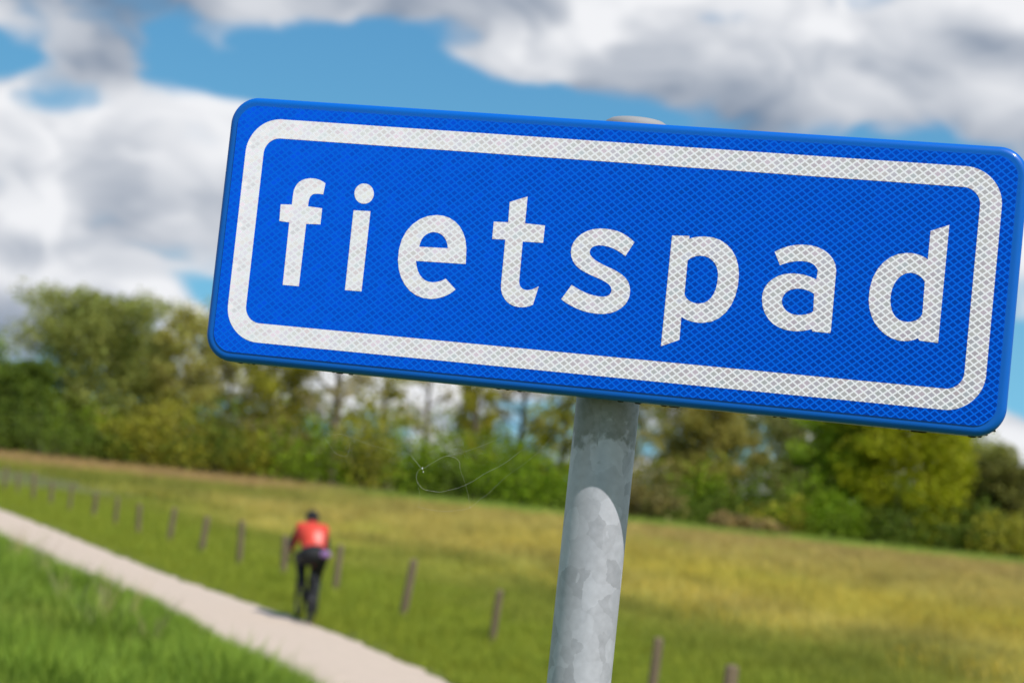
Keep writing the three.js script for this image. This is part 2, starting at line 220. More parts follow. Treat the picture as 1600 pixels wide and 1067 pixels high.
// ---------------------------------------------------------------- trees and shrubs along the far side of the meadow
const barkTex = tex(128, 256, (i, j) => { const k = 0.75 + 0.6 * tiled((p, q) => fbm(p * 3, q, 3, 4), i / 16, j / 16, 16) ; return [k, k, k]; });
const leafMat = new THREE.MeshPhysicalMaterial({ vertexColors: true, roughness: 0.7, transmission: 0.5, thickness: 0, specularIntensity: 0.25 });
const barkMat = (r, g, b) => new THREE.MeshStandardMaterial({ color: new THREE.Color().setRGB(r, g, b), map: barkTex, roughness: 0.95 });
const BARKS = [barkMat(0.13, 0.1, 0.07), barkMat(0.2, 0.165, 0.12), barkMat(0.1, 0.085, 0.065)];
function leaves(rnd, centres, per, spread, size, colour, out) {
  for (const [cx, cy, cz, s, tone] of centres) for (let k = 0; k < per; k++) {
    const u = rnd() * 2 - 1, a = rnd() * 6.283, q = Math.cbrt(rnd()) * spread * s, w = Math.sqrt(1 - u * u), x = cx + q * w * Math.cos(a), y = cy + q * u * 0.75, z = cz + q * w * Math.sin(a);
    const e1 = new THREE.Vector3(rnd() - 0.5, (rnd() - 0.5) * 0.7, rnd() - 0.5).normalize(), e2 = new THREE.Vector3(rnd() - 0.5, rnd() - 0.5, rnd() - 0.5).cross(e1).normalize(), L = size * (0.6 + rnd() * 0.8), B = L * 0.55;
    const o = out.pos.length / 3, v = tone * (1.18 + rnd() * 0.5), h = (rnd() - 0.5) * 0.2;
    for (const [p, t] of [[-1, 0], [0, 1], [1, 0], [0, -1]]) out.pos.push(x + e1.x * p * L + e2.x * t * B, y + e1.y * p * L + e2.y * t * B, z + e1.z * p * L + e2.z * t * B);
    for (let m = 0; m < 4; m++) out.col.push(colour[0] * v * (1 + h), colour[1] * v, colour[2] * v * (1 - h));
    out.idx.push(o, o + 1, o + 2, o, o + 2, o + 3);
  }
}
function leafGeo(out) { const g = new THREE.BufferGeometry(); g.setAttribute('position', new THREE.Float32BufferAttribute(out.pos, 3)); g.setAttribute('color', new THREE.Float32BufferAttribute(out.col, 3)); g.setIndex(out.idx); g.computeVertexNormals(); return g; }
// trunk, limbs and boughs, then leaf clumps on the boughs; o: h, w (crown width), base (height the crown starts), density, leaf, bark, shape
function tree(name, label, foot, o, seed, group) {
  const rnd = rng(seed), t = thing(name, label, 'tree', group); t.position.copy(foot); t.rotation.y = rnd() * 6.28;
  const wood = [], tips = [], lean = [(rnd() - 0.5) * o.h * 0.06, (rnd() - 0.5) * o.h * 0.06], axis = (f) => [lean[0] * f * f + Math.sin(f * 5 + seed) * o.h * 0.008, f * o.h * 0.93, lean[1] * f * f + Math.cos(f * 4 + seed) * o.h * 0.008];
  const r0 = o.h * (o.thick ?? 0.016), rings = 9;
  for (let i = 0; i < rings; i++) wood.push(rod(axis(i / rings), axis((i + 1) / rings), r0 * Math.pow(1 - i / rings, 0.8) + 0.02, r0 * Math.pow(1 - (i + 1) / rings, 0.8) + 0.02, 8));
  const nl = o.limbs ?? 17;
  for (let i = 0; i < nl; i++) {
    const f = o.base / o.h + (0.97 - o.base / o.h) * Math.pow((i + rnd() * 0.6) / nl, 0.85), a0 = axis(f), a = i * 2.399 + rnd(), e = (f - o.base / o.h) / (1 - o.base / o.h);
    const reach = o.w / 2 * (o.shape === 'column' ? 0.9 - 0.6 * e : o.shape === 'cone' ? 1.05 - 0.9 * e : Math.sqrt(Math.max(0.05, 1 - Math.pow(Math.abs(e - 0.38) / 0.68, 2.2)))) * (0.75 + rnd() * 0.4), rise = reach * (o.shape === 'column' ? 1.5 : 0.45 + rnd() * 0.5);
    const tip = [a0[0] + Math.cos(a) * reach, Math.min(o.h, a0[1] + rise), a0[2] + Math.sin(a) * reach], mid = [mix(a0[0], tip[0], 0.5), mix(a0[1], tip[1], 0.4), mix(a0[2], tip[2], 0.5)], lr = r0 * 0.42 * (1 - f * 0.7) + 0.012;
    wood.push(rod(a0, mid, lr, lr * 0.65, 5), rod(mid, tip, lr * 0.65, lr * 0.2, 5));
    for (let k = 0; k < (o.boughs ?? 5); k++) {
      const g = 0.35 + 0.65 * rnd(), s0 = [mix(a0[0], tip[0], g), mix(a0[1], tip[1], g * 0.92), mix(a0[2], tip[2], g)], b = a + (rnd() - 0.5) * 2.6, l = reach * (0.22 + rnd() * 0.3), s1 = [s0[0] + Math.cos(b) * l, Math.min(o.h, s0[1] + l * (rnd() * 0.9 - 0.1)), s0[2] + Math.sin(b) * l];
      wood.push(rod(s0, s1, lr * 0.3, lr * 0.08, 4)); tips.push([...s1, 0.7 + rnd() * 0.6, 0.8 + rnd() * 0.45], [(s0[0] + s1[0]) / 2, (s0[1] + s1[1]) / 2, (s0[2] + s1[2]) / 2, 0.6 + rnd() * 0.5, 0.8 + rnd() * 0.45]);
    }
    tips.push([...tip, 0.8 + rnd() * 0.5, 0.85 + rnd() * 0.45]);
  }
  for (let i = 0; i < (o.fill ?? 0) * 2; i++) { const e = rnd(), a = rnd() * 6.283, q = Math.sqrt(rnd()) * o.w / 2 * 0.92 * (o.shape === 'column' ? 1 - 0.6 * e : Math.sqrt(Math.max(0.06, 1 - Math.pow(Math.abs(e - 0.4) / 0.66, 2)))), y = mix(o.base, o.h * 0.97, e), c = axis(y / o.h); tips.push([c[0] + Math.cos(a) * q, y, c[2] + Math.sin(a) * q, 0.8 + rnd() * 0.6, 0.75 + rnd() * 0.5]); }
  mesh('trunk', mergeGeometries(wood), BARKS[o.bark ?? 0], t);
  const out = { pos: [], col: [], idx: [] }; leaves(rnd, tips, o.per ?? 24, o.w * 0.1 + 0.35, o.size ?? 0.2, o.leaf, out);
  mesh('crown', leafGeo(out), leafMat, t); return t;
}
const SHRUBS = [];
function shrub(label, foot, h, w, leaf, seed, group, per = 26, name = 'shrub') {
  const rnd = rng(seed), t = thing(name, label, 'shrub', group); t.position.copy(foot); SHRUBS.push([t, h]); const wood = [], c = [];
  for (let i = 0; i < 16; i++) {
    const a = i * 2.399 + rnd(), q = w / 2 * (0.15 + 0.85 * Math.sqrt(rnd())), y = h * (0.25 + 0.72 * rnd()) * (1 - 0.35 * (q / (w / 2)) ** 2), x = Math.cos(a) * q, z = Math.sin(a) * q * 0.7;
    wood.push(rod([x * 0.15, 0, z * 0.15], [x, y, z], 0.05, 0.012, 5)); c.push([x, y, z, 0.8 + rnd() * 0.6, 0.7 + rnd() * 0.6], [x * 0.9 + (rnd() - 0.5) * w * 0.3, y * (0.3 + rnd() * 0.5), z + (rnd() - 0.5), 0.9 + rnd() * 0.5, 0.7 + rnd() * 0.6]);
  }
  mesh('stems', mergeGeometries(wood), BARKS[2], t);
  const out = { pos: [], col: [], idx: [] }; leaves(rnd, c, per, h * 0.22 + 0.3, 0.22, leaf, out); mesh('foliage', leafGeo(out), leafMat, t);
}
const GREY = [0.23, 0.25, 0.055], OLIVE = [0.26, 0.25, 0.022], YELLOW = [0.265, 0.28, 0.004], DARK = [0.1, 0.145, 0.012], BUDS = [0.31, 0.27, 0.11], GREEN = [0.17, 0.25, 0.008], PALE = [0.33, 0.31, 0.075];
// image column, image row of the top, crown width in image pixels, distance, leaf colour, options, label
const TREES = [
  [12, 570, 130, 178, DARK, { fill: 160, per: 46, base: 0.08, limbs: 22 }, 'dark green tree', 'at the end of the belt beside the tall broad one'],
  [128, 464, 200, 186, GREY, { fill: 150, per: 50, base: 0.2, limbs: 26 }, 'tall broad grey-green tree', 'with the fullest crown in the belt'],
  [215, 520, 120, 200, [0.2, 0.22, 0.06], { fill: 120, per: 30, base: 0.15 }, 'mid-height grey-green tree', 'close beside the tall broad one'],
  [278, 482, 120, 188, PALE, { fill: 90, per: 26, base: 0.15, bark: 1, limbs: 20 }, 'thin pale spring tree', 'with loose twiggy crown'],
  [345, 470, 125, 194, [0.26, 0.25, 0.08], { fill: 90, per: 24, base: 0.18, bark: 1, limbs: 20 }, 'pale loose spring tree', 'with sky showing through its twigs'],
  [425, 520, 125, 186, OLIVE, { fill: 110, per: 26, base: 0.12, limbs: 20 }, 'olive tree', 'between the pale spring trees and the bare ones'],
  [516, 400, 120, 184, BUDS, { fill: 40, per: 11, base: 0.25, bark: 1, thick: 0.024 }, 'stout nearly bare tree', 'with a light trunk behind the cyclist'],
  [588, 440, 105, 188, OLIVE, { fill: 55, per: 14, base: 0.22, bark: 1 }, 'slim nearly bare tree', 'with olive buds'],
  [660, 480, 105, 204, BUDS, { fill: 45, per: 12, base: 0.16 }, 'thin twiggy tree', 'with few brown buds'],
  [736, 430, 66, 188, OLIVE, { fill: 60, per: 26, base: 0.06, shape: 'column', limbs: 26 }, 'narrow columnar tree', 'rising above its neighbours'],
  [805, 470, 120, 196, BUDS, { fill: 60, per: 18, base: 0.18, limbs: 20 }, 'twiggy brown-budded tree', 'beside the narrow columnar one'],
  [872, 490, 120, 190, OLIVE, { fill: 80, per: 22, base: 0.14, limbs: 20 }, 'loose olive tree', 'seen just past the galvanised sign pole'],
  [955, 470, 120, 198, BUDS, { fill: 70, per: 20, base: 0.15, limbs: 20 }, 'tall brown-budded tree', 'hidden mostly by the sign pole'],
  [1030, 520, 130, 200, GREY, { fill: 60, per: 20, base: 0.2, limbs: 20 }, 'sparse grey-green tree', 'with sky in its crown'],
  [1092, 610, 140, 182, [0.27, 0.24, 0.05], { fill: 150, per: 38, base: 0.08, limbs: 22 }, 'low rounded olive-brown tree', 'at the meadow edge'],
  [1170, 500, 135, 204, GREY, { fill: 60, per: 22, base: 0.2, limbs: 20 }, 'tall loose grey tree', 'behind the rounded olive-brown one'],
  [1245, 560, 140, 192, [0.22, 0.23, 0.06], { fill: 110, per: 30, base: 0.12, limbs: 22 }, 'dull green tree', 'between the grey and the yellow-green ones'],
  [1315, 620, 130, 178, GREEN, { fill: 150, per: 34, base: 0.05, limbs: 24 }, 'mid green bushy tree', 'against the side of the yellow-green one'],
  [1412, 590, 185, 176, YELLOW, { fill: 260, per: 54, base: 0.04, limbs: 26 }, 'bright yellow-green tree', 'leafy down to the ground'],
  [1525, 702, 130, 188, [0.21, 0.22, 0.045], { fill: 130, per: 36, base: 0.08, limbs: 20 }, 'lower dull olive tree', 'beside the yellow-green one'],
  [1596, 732, 110, 180, [0.14, 0.14, 0.025], { fill: 150, per: 44, base: 0.05, limbs: 20 }, 'low dark olive tree', 'at the end of the belt past the dull olive one'],
  [1275, 625, 135, 206, [0.2, 0.23, 0.04], { fill: 120, per: 26, base: 0.1 }, 'dusky green tree', 'filling the gap behind the dull green one'],
  [1475, 640, 125, 204, [0.2, 0.23, 0.03], { fill: 120, per: 26, base: 0.08 }, 'deep green tree', 'rising behind the bright yellow-green one'],
  [1685, 690, 130, 186, OLIVE, { fill: 60, per: 30, base: 0.1 }, 'outermost olive tree', 'past the low dark one'],
  [-90, 520, 150, 190, GREEN, { fill: 60, per: 30, base: 0.15 }, 'outermost green tree', 'beyond the dark one'],
];
TREES.forEach(([px, top, w, D, leaf, o, nick, where], i) => tree('tree', nick + ' ' + where, footOf(px, D), { h: heightOf(px, top, D), w: w * D / FPX, leaf, ...o, base: o.base * heightOf(px, top, D) }, 100 + i * 7, 'trees in the belt beyond the meadow'));
{
  const r = rng(31), kinds = [[DARK, 'dark green'], [GREEN, 'mid green'], [OLIVE, 'olive'], [[0.2, 0.165, 0.05], 'brownish']];
  const pick = (px) => px < 190 ? (r() < 0.75 ? 0 : 1) : px < 430 ? [0, 2, 3, 2][Math.floor(r() * 4)] : px < 900 ? [1, 1, 0, 2][Math.floor(r() * 4)] : px < 1320 ? [0, 2, 1, 3][Math.floor(r() * 4)] : [0, 2, 1][Math.floor(r() * 3)];
  const nearest = (px) => TREES.reduce((a, b) => Math.abs(b[0] - px) < Math.abs(a[0] - px) ? b : a)[6];
  let n = 0;
  for (let px = -70; px < 1690; px += 34 + r() * 22) { const D = 170 + r() * 10, k = kinds[pick(px)], w = 4.6 + r() * 3.2, tall = px < 430 ? 1.45 : px < 900 ? 1.5 : 1.25; shrub(`${k[1]} shrub growing in front of the ${nearest(px)}`, footOf(px, D), (2.6 + r() * 3.2) * tall, w, k[0], 900 + n++ * 3, 'undergrowth shrubs', 46); }
  for (let px = -60; px < 1690; px += 40 + r() * 20) { const D = 196 + r() * 8, k = kinds[pick(px)], tall = px < 430 ? 1.35 : px < 900 ? 1.3 : 1.15; shrub(`${k[1]} shrub growing behind the ${nearest(px)}`, footOf(px, D), (5.6 + r() * 3.4) * tall, 6.5 + r() * 3, k[0], 1900 + n++ * 3, 'undergrowth shrubs', 60); }
  shrub('low mound of dry brown bramble in front of the undergrowth', footOf(1170, 163), 1.7, 6.6, [0.27, 0.2, 0.07], 4001, undefined, 60, 'bramble_mound');
  // of two shrubs of one colour by the same tree, one is the taller
  const twins = {}; for (const s of SHRUBS) (twins[s[0].userData.label] ??= []).push(s);
  for (const l of Object.values(twins)) if (l.length === 2) { l.sort((a, b) => b[1] - a[1]); l[0][0].userData.label = 'taller ' + l[0][0].userData.label; l[1][0].userData.label = 'lower ' + l[1][0].userData.label; }
}

// ---------------------------------------------------------------- fence posts
{
  const wood = tex(128, 512, (i, j) => { const u = i / 16, v = j / 64; const k = 0.8 + 0.9 * tiled((p, q) => fbm(p * 2.5, q * 0.6, 2, 4), u, v, 8); return [0.2 * k, 0.15 * k, 0.085 * k]; }, true);
  const mat = new THREE.MeshStandardMaterial({ map: wood, roughness: 0.95 });
  const P = [[1.98, -14.81], [1.62, -17.47], [0.95, -20.8], [0.13, -23.99], [-1.18, -27.2], [-2.47, -30.7], [-3.58, -33.0], [-4.77, -35.9], [-5.95, -38.6], [-7.12, -41.4], [-8.25, -43.8], [-9.4, -46.6], [-10.6, -49.6], [-12.0, -52.9], [-13.3, -56.1], [-14.6, -59.2], [-15.9, -62.3], [-17.2, -65.4]];
  const r = rng(8);
  P.forEach(([x, z], i) => {
    const t = thing('fence_post', 'weathered round wooden fence post standing in the grass along the meadow', 'fence post', 'fence posts along the meadow');
    t.position.set(x, -0.1, z); t.rotation.set((r() - 0.5) * 0.14, r() * 6, i === 4 ? -0.09 : (r() - 0.5) * 0.14, 'ZXY');
    const h = 0.97 + (r() - 0.5) * 0.2, rr = 0.047 + r() * 0.017;
    const prof = [[0.001, 0], [rr * 1.04, 0], [rr * 1.02, h * 0.3], [rr, h * 0.7], [rr * 0.97, h - 0.02], [rr * 0.86, h], [0.001, h + 0.012]].map(([a, b]) => new THREE.Vector2(a, b));
    const g = new THREE.LatheGeometry(prof, 12), p = g.attributes.position;
    for (let k = 0; k < p.count; k++) { const a = Math.atan2(p.getZ(k), p.getX(k)), f = 1 + 0.1 * noise(Math.cos(a) * 1.6, p.getY(k) * 3, Math.sin(a) * 1.6 + i); p.setX(k, p.getX(k) * f); p.setZ(k, p.getZ(k) * f); }
    g.computeVertexNormals(); mesh('stake', g, mat, t);
    mesh('staple', new THREE.TorusGeometry(0.012, 0.002, 5, 8).translate(rr + 0.002, h * 0.8, 0), std(0.25, 0.24, 0.23, 0.5, { metalness: 0.8 }), t);
  });
}

// ---------------------------------------------------------------- the cyclist and the bicycle (local axes: forward -z, right +x)
{
  const rearSpot = onGround(483, 978), heading = 15.5 * rad, fwd = new THREE.Vector3(-Math.sin(heading), 0, -Math.cos(heading)), origin = rearSpot.clone().addScaledVector(fwd, 0.5); origin.y = 0.03;
  const place = (g) => { g.position.copy(origin); g.rotation.y = heading; g.scale.setScalar(0.96); };
  const black = std(0.008, 0.008, 0.009, 0.8), rubber = std(0.02, 0.02, 0.02, 0.85), steel = std(0.06, 0.06, 0.065, 0.6, { metalness: 0.3 });
  const bike = thing('bicycle', 'dark road bicycle with thin tyres ridden along the pale path', 'bicycle'); place(bike);
  const R = 0.34;
  for (const z of [0.5, -0.5]) {
    const w = new THREE.Group(); w.name = 'wheel'; w.position.set(0, R, z); w.rotation.y = Math.PI / 2; bike.add(w);
    mesh('tyre', new THREE.TorusGeometry(R - 0.024, 0.024, 8, 48), rubber, w); mesh('rim', new THREE.TorusGeometry(R - 0.045, 0.011, 6, 48), black, w);
    const sp = [rod([0, 0, -0.04], [0, 0, 0.04], 0.022)]; for (let k = 0; k < 20; k++) { const a = k / 20 * 6.283; sp.push(rod([Math.cos(a + 0.3) * 0.02, Math.sin(a + 0.3) * 0.02, k % 2 ? 0.03 : -0.03], [Math.cos(a) * (R - 0.05), Math.sin(a) * (R - 0.05), 0], 0.0012, 0.0012, 4)); }
    mesh('spokes', mergeGeometries(sp), steel, w);
  }
  const bb = [0, 0.28, 0.07], seatTop = [0, 0.76, 0.24], head0 = [0, 0.62, -0.36], head1 = [0, 0.78, -0.32];
  mesh('frame', mergeGeometries([rod(bb, seatTop, 0.017), rod(bb, head0, 0.02), rod(seatTop, head1, 0.016), rod(head0, head1, 0.021), rod(bb, [0.05, R, 0.5], 0.01), rod(bb, [-0.05, R, 0.5], 0.01), rod(seatTop, [0.05, R, 0.5], 0.008), rod(seatTop, [-0.05, R, 0.5], 0.008)]), black, bike);
  mesh('fork', mergeGeometries([rod(head0, [0.05, R, -0.5], 0.012), rod(head0, [-0.05, R, -0.5], 0.012)]), black, bike);
  mesh('seat_post', rod(seatTop, [0, 0.87, 0.28], 0.014), black, bike);
  { const g = new THREE.SphereGeometry(1, 16, 10); g.scale(0.075, 0.025, 0.14); const p = g.attributes.position; for (let i = 0; i < p.count; i++) if (p.getZ(i) < 0) p.setX(i, p.getX(i) * (1 + p.getZ(i) * 5)); g.translate(0, 0.885, 0.27); g.computeVertexNormals(); mesh('saddle', g, black, bike); }
  mesh('handlebar', mergeGeometries([rod(head1, [0, 0.9, -0.42], 0.014), tube([[-0.2, 0.78, -0.36], [-0.21, 0.77, -0.46], [-0.21, 0.87, -0.54], [-0.21, 0.92, -0.46], [-0.18, 0.92, -0.42], [0, 0.92, -0.42], [0.18, 0.92, -0.42], [0.21, 0.92, -0.46], [0.21, 0.87, -0.54], [0.21, 0.77, -0.46], [0.2, 0.78, -0.36]], 0.014, 8, 60)]), black, bike);
  const crank = new THREE.Group(); crank.name = 'crank'; bike.add(crank);
  mesh('chainring', new THREE.TorusGeometry(0.09, 0.006, 6, 32).rotateY(Math.PI / 2).translate(0.05, 0.28, 0.07), steel, crank);
  mesh('crank_arms', mergeGeometries([rod([0.06, 0.28, 0.07], [0.07, 0.115, 0.07], 0.01), rod([-0.06, 0.28, 0.07], [-0.07, 0.445, 0.07], 0.01), rod([-0.07, 0.28, 0.07], [0.07, 0.28, 0.07], 0.015)]), black, crank);
  for (const [x, y] of [[0.115, 0.115], [-0.115, 0.445]]) mesh('pedal', new THREE.BoxGeometry(0.09, 0.018, 0.06).translate(x, y, 0.07), black, crank);
  mesh('rear_light', new THREE.CylinderGeometry(0.016, 0.016, 0.03, 12).rotateX(Math.PI / 2).translate(0, 0.79, 0.275), std(0.35, 0.02, 0.02, 0.3), bike);

  const cap = (ax, ay, az, ra, bx, by, bz, rb) => (x, y, z) => { const px = x - ax, py = y - ay, pz = z - az, dx = bx - ax, dy = by - ay, dz = bz - az, t = Math.min(1, Math.max(0, (px * dx + py * dy + pz * dz) / (dx * dx + dy * dy + dz * dz))); return Math.hypot(px - dx * t, py - dy * t, pz - dz * t) - (ra + (rb - ra) * t); };
  const ell = (cx, cy, cz, a, b, c) => (x, y, z) => (Math.hypot((x - cx) / a, (y - cy) / b, (z - cz) / c) - 1) * Math.min(a, b, c);
  const union = (k, ...fs) => (x, y, z) => { let d = 1e3; for (const f of fs) { const e = f(x, y, z), h = Math.max(0, k - Math.abs(d - e)) / k; d = Math.min(d, e) - h * h * k * 0.25; } return d; };
  function surface(f, c, half, res) {
    const mc = new MarchingCubes(res, undefined, false, false, 120000), F = mc.field;
    for (let k = 0; k < res; k++) for (let j = 0; j < res; j++) for (let i = 0; i < res; i++) F[i + j * res + k * res * res] = -f(c[0] + (i - res / 2) / (res / 2) * half, c[1] + (j - res / 2) / (res / 2) * half, c[2] + (k - res / 2) / (res / 2) * half);
    mc.isolation = 0; mc.update(); const n = mc.count, g = new THREE.BufferGeometry();
    g.setAttribute('position', new THREE.BufferAttribute(mc.positionArray.slice(0, n * 3), 3)); g.setAttribute('normal', new THREE.BufferAttribute(mc.normalArray.slice(0, n * 3), 3));
    g.scale(half, half, half); g.translate(...c); return g;
  }
  const torso = union(0.09, ell(0, 0.94, 0.29, 0.185, 0.13, 0.155), cap(0, 1.0, 0.22, 0.135, 0, 1.15, 0.06, 0.135), cap(-0.05, 1.17, 0.04, 0.13, 0.05, 1.17, 0.04, 0.13), cap(-0.11, 1.25, -0.08, 0.1, 0.11, 1.25, -0.08, 0.1));
  const arm = (s) => union(0.05, cap(s * 0.17, 1.28, -0.11, 0.066, s * 0.25, 1.05, -0.22, 0.046), cap(s * 0.25, 1.05, -0.22, 0.045, s * 0.215, 0.965, -0.46, 0.03));
  const arms = union(0.02, arm(1), arm(-1));
  const leg = (s, k, a) => union(0.05, cap(s * 0.085, 0.93, 0.27, 0.115, ...k, 0.074), cap(...k, 0.07, ...a, 0.048));
  const KR = [0.105, 0.56, -0.06], AR = [0.1, 0.19, 0.13], KL = [-0.11, 0.86, -0.16], AL = [-0.1, 0.52, 0.12];
  const calf = (k, a) => cap(k[0], mix(k[1], a[1], 0.25), mix(k[2], a[2], 0.25) + 0.03, 0.066, mix(k[0], a[0], 0.6), mix(k[1], a[1], 0.6), mix(k[2], a[2], 0.6) + 0.01, 0.035);
  const legs = union(0.03, leg(1, KR, AR), leg(-1, KL, AL), calf(KR, AR), calf(KL, AL));
  const foot = (s, a) => union(0.02, cap(a[0], a[1] - 0.035, a[2] + 0.03, 0.036, s * 0.12, a[1] - 0.055, a[2] - 0.14, 0.03), cap(a[0], a[1], a[2], 0.036, a[0], a[1] - 0.03, a[2], 0.036));
  const hands = (s) => { const fs = [ell(s * 0.213, 0.955, -0.475, 0.03, 0.02, 0.045)]; for (let k = 0; k < 4; k++) { const z = -0.455 - k * 0.019, L = [0.9, 1, 1.05, 0.85][3 - k]; fs.push(cap(s * 0.23, 0.955, z, 0.009, s * 0.247, 0.93, z - 0.004, 0.0085), cap(s * 0.247, 0.93, z - 0.004, 0.0085, s * (0.247 - 0.022 * L), 0.905, z - 0.004, 0.008)); } fs.push(cap(s * 0.19, 0.95, -0.47, 0.011, s * 0.178, 0.925, -0.5, 0.009)); return union(0.008, ...fs); };
  const skull = union(0.03, ell(0, 1.43, -0.225, 0.075, 0.098, 0.095), ell(0, 1.385, -0.265, 0.06, 0.07, 0.062), cap(0, 1.29, -0.12, 0.062, 0, 1.37, -0.19, 0.054), cap(0, 1.415, -0.315, 0.014, 0, 1.395, -0.34, 0.015), cap(-0.022, 1.362, -0.318, 0.009, 0.022, 1.362, -0.318, 0.009), ell(-0.075, 1.41, -0.215, 0.012, 0.03, 0.02), ell(0.075, 1.41, -0.215, 0.012, 0.03, 0.02), cap(-0.03, 1.428, -0.305, 0.011, 0.03, 1.428, -0.305, 0.011));
  const bodyField = union(0.03, torso, arms, legs, (x, y, z) => skull(x, y, z));
  const rider = thing('person', 'cyclist in red jersey and black tights leaning over the handlebar, riding away', 'person'); place(rider);
  const skin = std(0.42, 0.25, 0.17, 0.55);
  mesh('body', mergeGeometries([surface(bodyField, [0, 0.85, -0.05], 0.78, 112), surface((x, y, z) => skull(x, y, z) - 0.001, [0, 1.4, -0.22], 0.16, 72), surface(hands(1), [0.21, 0.93, -0.48], 0.07, 44), surface(hands(-1), [-0.21, 0.93, -0.48], 0.07, 44)]), skin, rider);
  const waist = (x, y, z) => (y - 0.965) * 0.75 - (z - 0.22) * 0.66;             // above it the jersey, below it the tights
  const jersey = surface((x, y, z) => Math.max(union(0.04, torso, arm(1), arm(-1), cap(0, 1.26, -0.09, 0.07, 0, 1.33, -0.15, 0.066))(x, y, z) - 0.014, -waist(x, y, z) - 0.012, Math.abs(x) - 0.232, (Math.hypot(x, (y - 1.36), (z + 0.17)) < 0.07 ? 0.001 : -1)), [0, 1.12, 0.05], 0.42, 84);
  { const p = jersey.attributes.position, col = []; for (let i = 0; i < p.count; i++) { const x = p.getX(i), y = p.getY(i), z = p.getZ(i), w = smooth(0.1, 0.03, Math.hypot(x - 0.045, (y - 1.19) * 0.8)) * (z > 0 - (y - 1.1) * 0.8 ? 1 : 0); col.push(mix(0.62, 0.75, w), mix(0.05, 0.27, w), mix(0.025, 0.22, w)); } jersey.setAttribute('color', new THREE.Float32BufferAttribute(col, 3)); }  // red throughout, with a paler patch right of centre on the back
  mesh('jersey', jersey, new THREE.MeshStandardMaterial({ vertexColors: true, roughness: 0.75 }), rider).userData.label = 'red jersey with a paler patch on the back';
  mesh('tights', surface((x, y, z) => union(0.03, (a, b, c) => Math.max(torso(a, b, c), waist(a, b, c)), legs)(x, y, z) - 0.009, [0, 0.64, 0.06], 0.56, 96), black, rider);
  for (const s of [1, -1]) mesh('arm_warmer', surface((x, y, z) => Math.max(arm(s)(x, y, z) - 0.006, 0.228 - Math.abs(x) - (y < 1.07 ? 0.3 : 0), 0), [s * 0.22, 1.1, -0.28], 0.26, 56), std(0.03, 0.03, 0.03, 0.8), rider);
  for (const [s, a] of [[1, AR], [-1, AL]]) mesh('shoe', surface((x, y, z) => foot(s, a)(x, y, z) - 0.004, [a[0], a[1] - 0.03, a[2] - 0.05], 0.17, 44), black, rider);
  const helm = thing('helmet', 'black ribbed cycling helmet on the head of the cyclist in red', 'helmet'); place(helm);
  mesh('shell', surface((x, y, z) => Math.max(ell(0, 1.44, -0.215, 0.095, 0.108, 0.13)(x, y, z) + 0.008 * Math.max(0, Math.cos(x * 95)) - 0.004, -(y - 1.432 - (z + 0.215) * -0.12)), [0, 1.46, -0.21], 0.17, 64), black, helm);
  mesh('strap', mergeGeometries([tube([[0.082, 1.44, -0.21], [0.075, 1.38, -0.25], [0.03, 1.31, -0.26], [-0.03, 1.31, -0.26], [-0.075, 1.38, -0.25], [-0.082, 1.44, -0.21]], 0.005, 5, 24)]), black, helm);
  const pouch = thing('waist_pouch', 'small lilac pouch on the hip of the cyclist in red', 'pouch'); place(pouch);
  { const g = new THREE.SphereGeometry(1, 20, 12); g.scale(0.085, 0.055, 0.05); g.translate(0.13, 0.965, 0.43); mesh('bag', g, std(0.27, 0.14, 0.32, 0.8), pouch); mesh('belt', new THREE.TorusGeometry(0.165, 0.008, 6, 40).rotateX(Math.PI / 2 - 0.5).translate(0, 0.99, 0.27), std(0.05, 0.04, 0.06, 0.8), pouch); mesh('zip', tube([[0.06, 0.985, 0.465], [0.13, 0.99, 0.482], [0.2, 0.985, 0.455]], 0.003, 5, 12), std(0.2, 0.15, 0.22, 0.5), pouch); }
}

// ---------------------------------------------------------------- the sign on its pole (local axes: x along the sign, y up it, z towards the reader, metres)
const SIGN = new THREE.Matrix4().makeBasis(new THREE.Vector3(0.97371, -0.00705, 0.22767), new THREE.Vector3(0.00167, 0.99972, 0.02381), new THREE.Vector3(-0.22777, -0.0228, 0.97345)).setPosition(0.05631, 2.32179, -1.35588);
const HX = 0.3, HY = 0.1027;
function roundRect(hx, hy, r, Path = THREE.Shape) { const s = new Path(); s.moveTo(-hx + r, -hy); s.lineTo(hx - r, -hy); s.absarc(hx - r, -hy + r, r, -Math.PI / 2, 0); s.lineTo(hx, hy - r); s.absarc(hx - r, hy - r, r, 0, Math.PI / 2); s.lineTo(-hx + r, hy); s.absarc(-hx + r, hy - r, r, Math.PI / 2, Math.PI); s.lineTo(-hx, -hy + r); s.absarc(-hx + r, -hy + r, r, Math.PI, Math.PI * 1.5); return s; }
// prismatic sheeting: rhombic cells 6.7 x 5.3 mm with pale sealed seams; one tile is 6 x 6 of them
const CW = 0.0067, CH = 0.0053, NC = 6;
function seam(i, j, n) { const u = (i + 0.5) / n * NC, v = (j + 0.5) / n * NC, a = u + v, b = u - v, fa = Math.abs(a - Math.round(a)), fb = Math.abs(b - Math.round(b)); const ca = ((Math.floor(a) % (2 * NC)) + 2 * NC) % (2 * NC), cb = ((Math.floor(b) % (2 * NC)) + 2 * NC) % (2 * NC); const corner = Math.hypot(Math.max(0, 0.26 - fa), Math.max(0, 0.26 - fb)); return { k: 1 - smooth(0.095, 0.14, Math.min(fa, fb) - (corner > 0.2 ? 0.05 : 0)), id: Math.floor(((ca + cb) / 2 % NC + NC) % NC) * 31 + Math.floor((((ca - cb) / 2) % NC + NC) % NC) * 17 }; }
const cellRnd = (id, s) => { const t = Math.sin(id * 12.9898 + s * 78.233) * 43758.5453; return t - Math.floor(t); };
